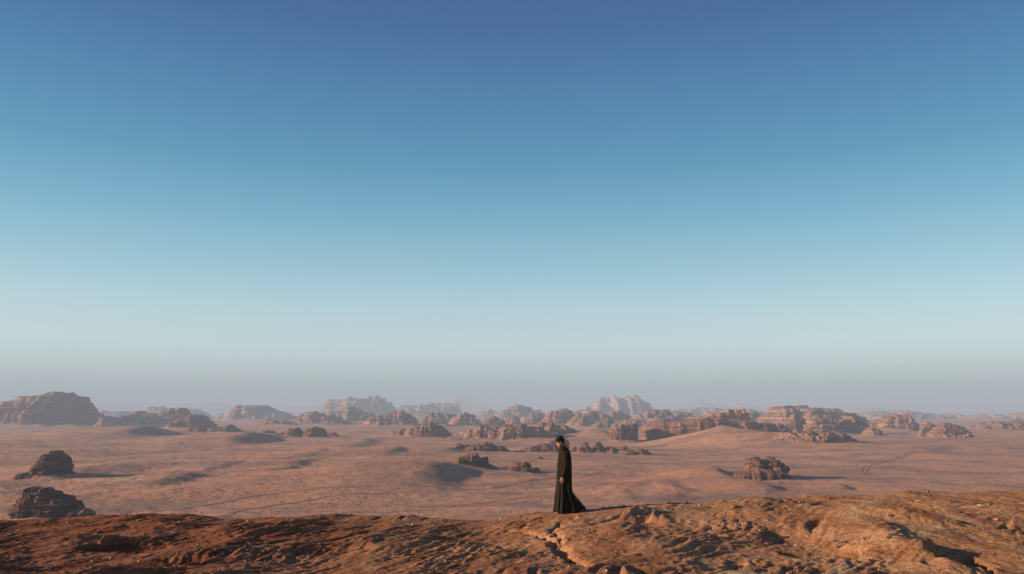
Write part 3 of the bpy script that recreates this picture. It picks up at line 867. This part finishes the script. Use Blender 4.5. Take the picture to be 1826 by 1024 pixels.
TR = np.concatenate([np.linspace(-3.2, -.68, 30), T_in, np.linspace(.68, 3.2, 30)])
RX = TR[None, :] * (np.abs(YR) * .25 + np.clip(YR, -6, None) * .75 + 9)[:, None]
RY = np.repeat(YR[:, None], len(TR), 1)
RZ = ridge_height(RX, RY)
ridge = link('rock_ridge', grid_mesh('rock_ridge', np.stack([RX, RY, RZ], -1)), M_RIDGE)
tag(ridge, None, None, None, 'structure')

def ridge_z(x, y): return float(ridge_height(np.array([[x]], float), np.array([[y]], float))[0, 0])

# loose grit lying on the ridge (uncountable)
def gravel():
    n = 2600
    Y = 9.6 + 9.6 * rng.random(n) ** .8
    X = (rng.random(n) * 2 - 1) * (Y * .70)
    keep = fbm2(X / 1.6, Y / 1.6, 2, 90) > rng.uniform(-.5, .5, n)
    X, Y = X[keep], Y[keep]
    Z = ridge_height(X[None, :], Y[None, :])[0]
    V, F = [], []
    base = [(1,0,0),(-1,0,0),(0,1,0),(0,-1,0),(0,0,1),(0,0,-1)]
    fs = [(0,2,4),(2,1,4),(1,3,4),(3,0,4),(2,0,5),(1,2,5),(3,1,5),(0,3,5)]
    for x, y, z in zip(X, Y, Z):
        s = .012 + .035 * rng.random() ** 4
        b = len(V)
        a = rng.uniform(0, 6.28); ca, sa = math.cos(a), math.sin(a)
        for v in base:
            j = rng.uniform(.6, 1.3, 3)
            vx, vy, vz = v[0] * j[0] * 1.3, v[1] * j[1], v[2] * j[2] * .7
            V.append((x + s * (ca * vx - sa * vy), y + s * (sa * vx + ca * vy), z + s * (vz + .35)))
        F += [tuple(b + i for i in f) for f in fs]
    tag(link('gravel', raw_mesh('gravel', V, F, False), M_GRAVEL), None, None, None, 'stuff')
gravel()

# dry dead bush on the lip of the ridge at the left
def dry_bush(px, py):
    x0, y0, _ = at_depth(px, py, 18.6)
    z0 = ridge_z(x0, y0)
    root = bpy.data.objects.new('dry_bush', None)
    root.location = (x0, y0, z0)
    COL.objects.link(root)
    tag(root, 'small leafless bush of pale twigs on the lip of the ridge at the left', 'bush')
    r_ = random.Random(5)
    def tube(p, q, r0, r1, V, F):
        p, q = Vector(p), Vector(q); d = (q - p).normalized()
        u = d.orthogonal().normalized(); v = d.cross(u)
        b = len(V)
        for c, rr in ((p, r0), (q, r1)):
            for i in range(4):
                a = i * math.pi / 2
                V.append(c + u * math.cos(a) * rr + v * math.sin(a) * rr)
        for i in range(4):
            j = (i + 1) % 4
            F.append((b + i, b + j, b + 4 + j, b + 4 + i))
        F.append((b + 7, b + 6, b + 5, b + 4)); F.append((b, b + 1, b + 2, b + 3))
    for k in range(9):
        V, F = [], []
        a = r_.uniform(0, 6.28); el = r_.uniform(.25, .9)
        p = Vector((0, 0, -.02)); d = Vector((math.cos(a) * math.cos(el), math.sin(a) * math.cos(el) * .7, math.sin(el)))
        rr = .007
        for s in range(3):
            q = p + d * r_.uniform(.07, .12)
            tube(p, q, rr, rr * .75, V, F)
            for _ in range(2):
                e = (d + Vector((r_.uniform(-.8, .8), r_.uniform(-.8, .8), r_.uniform(-.3, .6)))).normalized()
                tube(q, q + e * r_.uniform(.05, .11), rr * .55, rr * .25, V, F)
            d = (d + Vector((r_.uniform(-.4, .4), r_.uniform(-.4, .4), r_.uniform(-.2, .3)))).normalized()
            p = q; rr *= .75
        link('twig', raw_mesh('twig', V, F, False), M_TWIG, root)
dry_bush(232, 918)

# ------------------------------------------------------------------ the walking man
def simple(name, c, rough=.7, var=None, scale=30):
    k = NM(name)
    k.b.inputs['Roughness'].default_value = rough
    if var: return k.done(k.mix(k.noise(scale, 4, .6), c, var))
    return k.done(c)
M_SKIN = simple('skin', (0.27, 0.135, 0.078), .5, (0.31, 0.16, 0.095), 40)
M_HAIR = simple('hair', (0.006, 0.0045, 0.0036), .75, (0.016, 0.012, 0.010), 200)
kk = NM('robe_cloth'); kk.b.inputs['Roughness'].default_value = .85
kk.b.inputs['Specular IOR Level'].default_value = .08
M_ROBE = kk.done(kk.mix(kk.noise(14, 4, .6, kk.mapping((1, 1, .25))), (0.0075, 0.0054, 0.0034), (0.0205, 0.0145, 0.0085)),
                 kk.bump(kk.noise(220, 2), .25, .002))
M_SHOE = simple('shoe_leather', (0.22, 0.20, 0.18), .6, (0.30, 0.28, 0.25))
M_EYE = simple('eye', (0.5, 0.48, 0.45), .2, (0.03, 0.02, 0.015), 90)

def evaluated(o):
    dg = bpy.context.evaluated_depsgraph_get()
    dg.update()
    return bpy.data.meshes.new_from_object(o.evaluated_get(dg), depsgraph=dg)
def capsule(p, q, r0, r1, n=14):
    p, q = Vector(p), Vector(q)
    d = (q - p).normalized(); u = d.orthogonal().normalized(); v = d.cross(u)
    V, F = [], []
    prof = [(-math.cos(t) * r0, math.sin(t) * r0, p) for t in np.linspace(.15, math.pi / 2, 5)] + [(math.sin(t) * r1, math.cos(t) * r1, q) for t in np.linspace(0, math.pi / 2 - .15, 5)]
    for off, r, c in prof:
        for j in range(n):
            a = 2 * math.pi * j / n
            V.append(tuple(c + d * off + u * (r * math.cos(a)) + v * (r * math.sin(a))))
    m = len(prof)
    for i in range(m - 1):
        for j in range(n):
            k = (j + 1) % n
            F.append((i * n + j, i * n + k, (i + 1) * n + k, (i + 1) * n + j))
    F.append(tuple(range(n))[::-1]); F.append(tuple((m - 1) * n + j for j in range(n)))
    return V, F
def chain(pts):
    for (p, r), (q, t) in zip(pts[:-1], pts[1:]):
        yield capsule(p, q, r, t)
def torso():
    rows = [(.80,.03,.085,.10),(.86,.03,.115,.15),(.93,.03,.118,.165),(1.00,.02,.105,.155),(1.08,.02,.098,.142),(1.18,.03,.108,.155),(1.28,.04,.112,.172),(1.36,.04,.098,.168),(1.41,.035,.078,.12),(1.45,.025,.06,.07),(1.50,.012,.055,.058),(1.56,.0,.053,.055)]
    n = 32; V, F = [], []
    for z, cx, rx, ry in rows:
        for j in range(n):
            a = 2 * math.pi * j / n
            V.append((cx + rx * math.cos(a), ry * math.sin(a), z))
    for i in range(len(rows) - 1):
        for j in range(n):
            k = (j + 1) % n
            F.append((i * n + j, i * n + k, (i + 1) * n + k, (i + 1) * n + j))
    F.append(tuple(range(n))[::-1]); F.append(tuple((len(rows) - 1) * n + j for j in range(n)))
    return V, F
HEAD_T = Matrix.Translation((-.025, 0, 1.495)) @ Matrix.Rotation(R(-23), 4, 'Y')
SL = [(0.000,-.078,-.035,.026),(.010,-.088,-.015,.036),(.025,-.092,.010,.046),(.045,-.094,.040,.055),(.060,-.096,.055,.059),(.075,-.092,.066,.063),(.092,-.092,.080,.067),
      (.110,-.088,.088,.070),(.128,-.087,.094,.072),(.145,-.093,.098,.074),(.165,-.092,.100,.075),(.185,-.084,.098,.073),(.205,-.068,.088,.066),(.222,-.044,.068,.052),(.233,-.018,.040,.034),(.238,.004,.018,.012)]
def head_grid(grow=0.0, nt_=48, nz=60, top=0.0):
    a = np.array(SL)
    zs = np.linspace(0, .238, nz)
    f = np.interp(zs, a[:, 0], a[:, 1]); b = np.interp(zs, a[:, 0], a[:, 2]); wd = np.interp(zs, a[:, 0], a[:, 3])
    th = np.linspace(0, 2 * np.pi, nt_, endpoint=False)
    cx = .5 * (f + b); rx = .5 * (b - f)
    co, si = np.cos(th), np.sin(th)
    e = 2 / 2.3
    X = cx[:, None] - (rx + grow)[:, None] * (np.sign(co) * np.abs(co) ** e)[None, :]
    Yy = (wd + grow)[:, None] * (np.sign(si) * np.abs(si) ** e)[None, :]
    Zz = np.repeat(zs[:, None], nt_, 1) * (1 + top)
    ang = np.minimum(th, 2 * np.pi - th)
    if grow == 0:
        nose = np.exp(-(ang / .17) ** 2)[None, :] * np.interp(zs, [.080, .086, .098, .128, .138], [0, .024, .022, .006, 0])[:, None]
        lips = np.exp(-(ang / .32) ** 2)[None, :] * (np.exp(-((zs - .058) / .006) ** 2) * .006 + np.exp(-((zs - .044) / .006) ** 2) * .006 - np.exp(-((zs - .0505) / .003) ** 2) * .004)[:, None]
        sock = np.exp(-((ang - .42) / .17) ** 2)[None, :] * np.exp(-((zs - .124) / .010) ** 2)[:, None] * .010
        brow = np.exp(-((ang - .38) / .26) ** 2)[None, :] * np.exp(-((zs - .142) / .007) ** 2)[:, None] * .004
        X -= nose + lips + brow - sock
    return np.stack([X, Yy, Zz], -1), th, zs
def mesh_arrays(me):
    v = np.empty(len(me.vertices) * 3); me.vertices.foreach_get('co', v)
    return v.reshape(-1, 3), [tuple(p.vertices) for p in me.polygons]
def blob(c, r, M=None, n=12, m=9):
    V, F = [], []
    for i in range(m + 1):
        ph = math.pi * i / m
        for j in range(n):
            a = 2 * math.pi * j / n
            V.append((c[0] + r[0] * math.sin(ph) * math.cos(a), c[1] + r[1] * math.sin(ph) * math.sin(a), c[2] + r[2] * math.cos(ph)))
    for i in range(m):
        for j in range(n):
            F.append((i * n + j, i * n + (j + 1) % n, (i + 1) * n + (j + 1) % n, (i + 1) * n + j))
    return V, F

def largest(me):
    import bmesh
    bm = bmesh.new(); bm.from_mesh(me)
    bm.verts.ensure_lookup_table()
    seen = np.zeros(len(bm.verts), bool); best = []
    for v in bm.verts:
        if seen[v.index]: continue
        st = [v]; seen[v.index] = True; comp = []
        while st:
            a = st.pop(); comp.append(a)
            for e in a.link_edges:
                b = e.other_vert(a)
                if not seen[b.index]:
                    seen[b.index] = True; st.append(b)
        if len(comp) > len(best): best = comp
    keep = set(v.index for v in best)
    bmesh.ops.delete(bm, geom=[v for v in bm.verts if v.index not in keep], context='VERTS')
    bm.to_mesh(me); bm.free()
    return me
def build_man():
    gz = max(ridge_z(MAN_X - .12, MAN_Y), ridge_z(MAN_X + .0, MAN_Y)) 
    gb = ridge_z(MAN_X + .42, MAN_Y + .05)
    # --- one body: torso, limbs, hands and head fused by a voxel remesh
    V, F = [], []
    def addmesh(v2, f2):
        b = len(V)
        V.extend(tuple(v) for v in v2)
        F.extend(tuple(b + i for i in f) for f in f2)
    lift = gb - gz
    addmesh(*torso())
    for s in (-1, 1):
        lead = s < 0
        hip = ((.03, s * .085, .86), .085)
        if lead: leg = [hip, ((-.09, s * .09, .48), .056), ((-.05, s * .09, .085), .038), ((-.15, s * .095, .040), .032)]
        else: leg = [hip, ((.11, s * .09, .49), .056), ((.40, s * .09, .15 + lift), .038), ((.33, s * .095, .060 + lift), .032)]
        for c in chain(leg): addmesh(*c)
        arm = [((.042, s * .138, 1.350), .048), ((.045, s * .225, 1.08), .044), ((-.030, s * .224, .845), .029), ((-.045, s * .222, .80), .026)]
        for c in chain(arm): addmesh(*c)
    for s in (-1, 1):       # palm and five fingers, relaxed and slightly curled
        c = Vector((-.047, s * .221, .775))
        pv, pf = blob((c.x, c.y, c.z + .005), (.041, .018, .050))
        addmesh(pv, pf)
        for k, (dx, ln) in enumerate(((-.030, .074), (-.010, .083), (.010, .078), (.029, .060))):
            b = Vector((c.x + dx, c.y, c.z - .030))
            pts = [b + Vector((0, 0, .02)), b + Vector((-.001, 0, -ln * .38)), b + Vector((-.004 , -s * .012, -ln * .72)), b + Vector((-.004, -s * .030, -ln * .96))]
            for cc in chain(list(zip(pts, (.0088, .0086, .0078, .0066)))): addmesh(*cc)
        tp = [c + Vector((-.018, 0, .022)), c + Vector((-.046, -s * .010, -.004)), c + Vector((-.055, -s * .018, -.034)), c + Vector((-.052, -s * .024, -.054))]
        for cc in chain(list(zip(tp, (.012, .0105, .0092, .0076)))): addmesh(*cc)
    G, th, zs = head_grid()
    nz, ntt = G.shape[:2]
    hv = [HEAD_T @ Vector(p) for p in G.reshape(-1, 3)]
    hf = [(i * ntt + j, i * ntt + (j + 1) % ntt, (i + 1) * ntt + (j + 1) % ntt, (i + 1) * ntt + j) for i in range(nz - 1) for j in range(ntt)]
    hf.append(tuple(range(ntt))[::-1]); hf.append(tuple((nz - 1) * ntt + j for j in range(ntt)))
    addmesh(hv, hf)
    for s in (-1, 1):
        ev, ef = blob((.018, s * .076, .115), (.017, .011, .031))
        addmesh([HEAD_T @ Vector(p) for p in ev], ef)
    me = raw_mesh('person', V, F)
    o = link('person', me, M_SKIN)
    rm = o.modifiers.new('remesh', 'REMESH'); rm.mode = 'VOXEL'; rm.voxel_size = .0042; rm.use_smooth_shade = True
    sm = o.modifiers.new('smooth', 'SMOOTH'); sm.iterations = 2; sm.factor = .4
    me2 = largest(evaluated(o))
    o.modifiers.clear()
    o.data = me2; me2.name = 'person'
    me2.materials.clear(); me2.materials.append(M_SKIN)
    me2.polygons.foreach_set('use_smooth', np.ones(len(me2.polygons), bool))
    o.location = (MAN_X, MAN_Y, gz)
    tag(o, 'person with short black hair in a long black robe walking along the ridge, head bowed', 'person')
    # --- hair: a thick cap over the skull, cut round the face and ears
    G, th, zs = head_grid(.010, 56, 60)
    ang = np.minimum(th, 2 * np.pi - th)
    keep = np.empty((60, 56), bool)
    low = np.interp(ang, [0, .45, .75, 1.05, 1.25, 1.55, 1.75, 2.0, 3.2], [.168, .165, .156, .138, .116, .118, .135, .055, .030])
    keep = zs[:, None] >= low[None, :] + .004 * np.sin(th * 23)[None, :]
    up = sstep(.14, .23, zs)[:, None]
    quiff = up * (.011 + .002 * np.exp(-((ang - .2) / .8) ** 2)[None, :]) + sstep(.20, .238, zs)[:, None] * .012
    ctr = np.array([.0, 0, .12])
    dirv = G - ctr; dirv /= np.linalg.norm(dirv, axis=2, keepdims=True)
    tuft = pn3(G[..., 0] * 60, G[..., 1] * 60, G[..., 2] * 60, 3) * .011
    Go = G + dirv * (quiff + tuft)[..., None]
    Gi = G - dirv * .016
    def idx(i, j, side): return side * 3360 + i * 56 + j % 56
    V = [tuple(HEAD_T @ Vector(p)) for p in Go.reshape(-1, 3)] + [tuple(HEAD_T @ Vector(p)) for p in Gi.reshape(-1, 3)]
    F = []
    fk = keep[:-1] & keep[1:] & np.roll(keep, -1, 1)[:-1] & np.roll(keep, -1, 1)[1:]
    for i in range(59):
        for j in range(56):
            if not fk[i, j]: continue
            F.append((idx(i, j, 0), idx(i, j + 1, 0), idx(i + 1, j + 1, 0), idx(i + 1, j, 0)))
            if i == 0 or not fk[i - 1, j]: F.append((idx(i, j, 0), idx(i, j, 1), idx(i, j + 1, 1), idx(i, j + 1, 0)))
            if not fk[i, j - 1]: F.append((idx(i, j, 0), idx(i + 1, j, 0), idx(i + 1, j, 1), idx(i, j, 1)))
            if not fk[i, (j + 1) % 56]: F.append((idx(i, j + 1, 0), idx(i, j + 1, 1), idx(i + 1, j + 1, 1), idx(i + 1, j + 1, 0)))
    F.append(tuple(idx(59, j, 0) for j in range(56)))
    link('hair', raw_mesh('hair', V, F), M_HAIR, o)
    for s in (-1, 1):
        ev, ef = blob((-.0795, s * .030, .124), (.0085, .0115, .0085))
        link('eye', raw_mesh('eye', [HEAD_T @ Vector(p) for p in ev], ef), M_EYE, o)
        bv, bf = blob((-.088, s * .032, .141), (.006, .020, .0035))
        link('eyebrow', raw_mesh('eyebrow', [HEAD_T @ Vector(p) for p in bv], bf), M_HAIR, o)
    # --- robe: rings from the collar to the hem, swept back over the trailing foot
    RG = [(1.505,-.072,.052,.060),(1.49,-.078,.064,.066),(1.465,-.084,.080,.080),(1.44,-.090,.100,.115),(1.41,-.098,.122,.165),(1.37,-.106,.148,.200),(1.31,-.118,.166,.208),(1.20,-.134,.176,.198),
          (1.07,-.146,.180,.188),(.90,-.156,.184,.186),(.69,-.168,.186,.194),(.55,-.180,.190,.205),(.44,-.192,.208,.215),(.34,-.204,.275,.222),(.227,-.216,.360,.228),(.12,-.227,.432,.228),(.055,-.233,.478,.224),(.02,-.236,.490,.220)]
    a = np.array(RG)[::-1]
    nz, ntt = 110, 120
    zs = np.concatenate([np.linspace(.02, 1.40, 84, endpoint=False), np.linspace(1.40, 1.505, 26)])
    f = np.interp(zs, a[:, 0], a[:, 1]); b = np.interp(zs, a[:, 0], a[:, 2]); wd = np.interp(zs, a[:, 0], a[:, 3])
    for arr in (f, b, wd):
        for _ in range(5):
            arr[1:-1] = .25 * arr[:-2] + .5 * arr[1:-1] + .25 * arr[2:]
    th = np.linspace(0, 2 * np.pi, ntt, endpoint=False)
    co, si = np.cos(th), np.sin(th)
    cx = np.interp(zs, [0, .5, 1.5], [.0, .015, .0])
    front = co > 0
    X = np.where(front[None, :], cx[:, None] + (f - cx)[:, None] * co[None, :], cx[:, None] - (b - cx)[:, None] * co[None, :])
    Yy = wd[:, None] * si[None, :]
    flare = sstep(1.15, .05, zs)[:, None]
    side = np.abs(si)[None, :] ** .6
    fold = (np.sin(th * 9 + 1.0 + .8 * np.sin(zs * 4)[:, None]) * .5 + np.sin(th * 16 + 2.2 + 1.3 * np.sin(zs * 3 + 1)[:, None]) * .35 + np.sin(th * 5 + .5) * .5)
    amp = .006 + .030 * flare
    nx, ny = -co, si
    g3 = pn3(np.cos(th)[None, :] * 2.2 + zs[:, None] * 0, np.sin(th)[None, :] * 2.2 + zs[:, None] * 0, zs[:, None] * 3.5 + th[None, :] * 0, 21) * .012
    X = X + nx[None, :] * (fold * amp * .55 + g3); Yy = Yy + ny[None, :] * (fold * amp + g3)
    Zz = np.repeat(zs[:, None], ntt, 1)
    # hem follows the rock: lifted at the trailing side
    hem = np.clip((X - .05) / .45, 0, 1) * (lift + .035) + .012 * np.sin(th * 7)[None, :]
    Zz = Zz + hem * sstep(.35, .02, zs)[:, None]
    # sweep folds running from the hip to the trailing hem
    swp = np.sin((X * .75 - Zz) * 21) * .010 * sstep(.75, .25, zs)[:, None] * np.clip((X - .02) / .2, 0, 1)
    Yy = Yy + np.sign(si)[None, :] * swp
    me = grid_mesh('robe', np.stack([X, Yy, Zz], -1)[:, ::-1], closed=True)
    rb = link('robe', me, M_ROBE, o)
    sd = rb.modifiers.new('thickness', 'SOLIDIFY'); sd.thickness = .004; sd.offset = 1
    for s in (-1, 1):
        path = [(.030, s * .110, 1.415, .075, .060), (.045, s * .165, 1.385, .092, .070), (.050, s * .205, 1.28, .086, .064), (.050, s * .226, 1.15, .072, .056), (.042, s * .234, 1.05, .068, .054),
                (.012, s * .236, .95, .062, .050), (-.020, s * .233, .87, .056, .047), (-.030, s * .231, .832, .055, .046)]
        pa = np.array(path); t = np.linspace(0, 1, len(pa)); tt = np.linspace(0, 1, 60)
        c = np.stack([np.interp(tt, t, pa[:, i]) for i in range(5)], 1)
        for _ in range(6):
            c[1:-1] = .25 * c[:-2] + .5 * c[1:-1] + .25 * c[2:]
        an = np.linspace(0, 2 * np.pi, 28, endpoint=False)
        wr = np.sin(tt[:, None] * 34 + np.cos(an)[None, :] * 2.0 + 1.5 * np.sin(an * 2)[None, :]) * .005 * sstep(.15, .5, tt)[:, None]
        SX = c[:, 0:1] + (c[:, 3:4] + wr) * np.cos(an)[None, :]
        SY = c[:, 1:2] + (c[:, 4:5] + wr) * np.sin(an)[None, :]
        SZ = np.repeat(c[:, 2:3], 28, 1) + .012 * np.cos(an)[None, :] * tt[:, None]
        P = np.stack([SX, SY, SZ], -1)
        sl_ = link('sleeve', grid_mesh('sleeve', P, closed=True), M_ROBE, rb)
        sd = sl_.modifiers.new('thickness', 'SOLIDIFY'); sd.thickness = .005; sd.offset = -1
    # collar
    an = np.linspace(0, 2 * np.pi, 48, endpoint=False)
    rings = []
    for z, rr in ((1.480, .0), (1.500, .004), (1.520, .004), (1.528, .0), (1.520, -.006), (1.495, -.006)):
        rings.append(np.stack([-.012 - (.062 + rr) * np.cos(an) , (.062 + rr) * np.sin(an), z + .012 * -np.cos(an) * 1.0 + 0 * an], -1))
    link('collar', grid_mesh('collar', np.array(rings)[::-1], closed=True), M_ROBE, rb)
    # shoes
    def shoe(x, y, z, pitch):
        n = 22
        prof = np.linspace(0, 1, n)
        hw = np.interp(prof, [0, .06, .25, .5, .75, .92, 1], [.012, .028, .034, .036, .044, .036, .010])
        hh = np.interp(prof, [0, .06, .2, .35, .6, .85, 1], [.040, .075, .085, .075, .055, .042, .018])
        th = np.linspace(0, 2 * np.pi, 20, endpoint=False)
        P = np.empty((n, 20, 3))
        for i in range(n):
            cy = np.sign(np.cos(th)) * np.abs(np.cos(th)) ** .7 * hw[i]
            cz = hh[i] * .5 + np.sign(np.sin(th)) * np.abs(np.sin(th)) ** .6 * hh[i] * .5
            P[i] = np.stack([np.full(20, .09 - prof[i] * .27), cy, cz], -1)
        M = Matrix.Translation((x, y, z)) @ Matrix.Rotation(pitch, 4, 'Y')
        Pm = np.array([[M @ Vector(v) for v in row] for row in P])
        me = grid_mesh('shoe', Pm, closed=True)
        link('shoe', me, M_SHOE, o)
    shoe(-.03, -.09, .0, 0)
    shoe(.42, .06, lift + .040, R(14))
    return o
man = build_man()

# ------------------------------------------------------------------ haze: one closed box of thin even air
zmin = float(min(GZ.min(), -4.0)) - 4.0
zmax = 205.0
hb = 15600.0
V = [(-hb, -hb, zmin), (hb, -hb, zmin), (hb, hb, zmin), (-hb, hb, zmin), (-hb, -hb, zmax), (hb, -hb, zmax), (hb, hb, zmax), (-hb, hb, zmax)]
F = [(3, 2, 1, 0), (4, 5, 6, 7), (0, 1, 5, 4), (1, 2, 6, 5), (2, 3, 7, 6), (3, 0, 4, 7)]
hm = bpy.data.materials.new('haze')
hm.use_nodes = True
hm.node_tree.nodes.clear()
ho = hm.node_tree.nodes.new('ShaderNodeOutputMaterial')
hv = hm.node_tree.nodes.new('ShaderNodeVolumePrincipled')
hv.inputs['Color'].default_value = (0.445, 0.56, 0.71, 1)
hv.inputs['Density'].default_value = 2.7e-4
hv.inputs['Anisotropy'].default_value = 0.0
hm.node_tree.links.new(hv.outputs[0], ho.inputs['Volume'])
haze = link('haze', raw_mesh('haze', V, F, False), hm)
tag(haze, None, None, None, 'stuff')
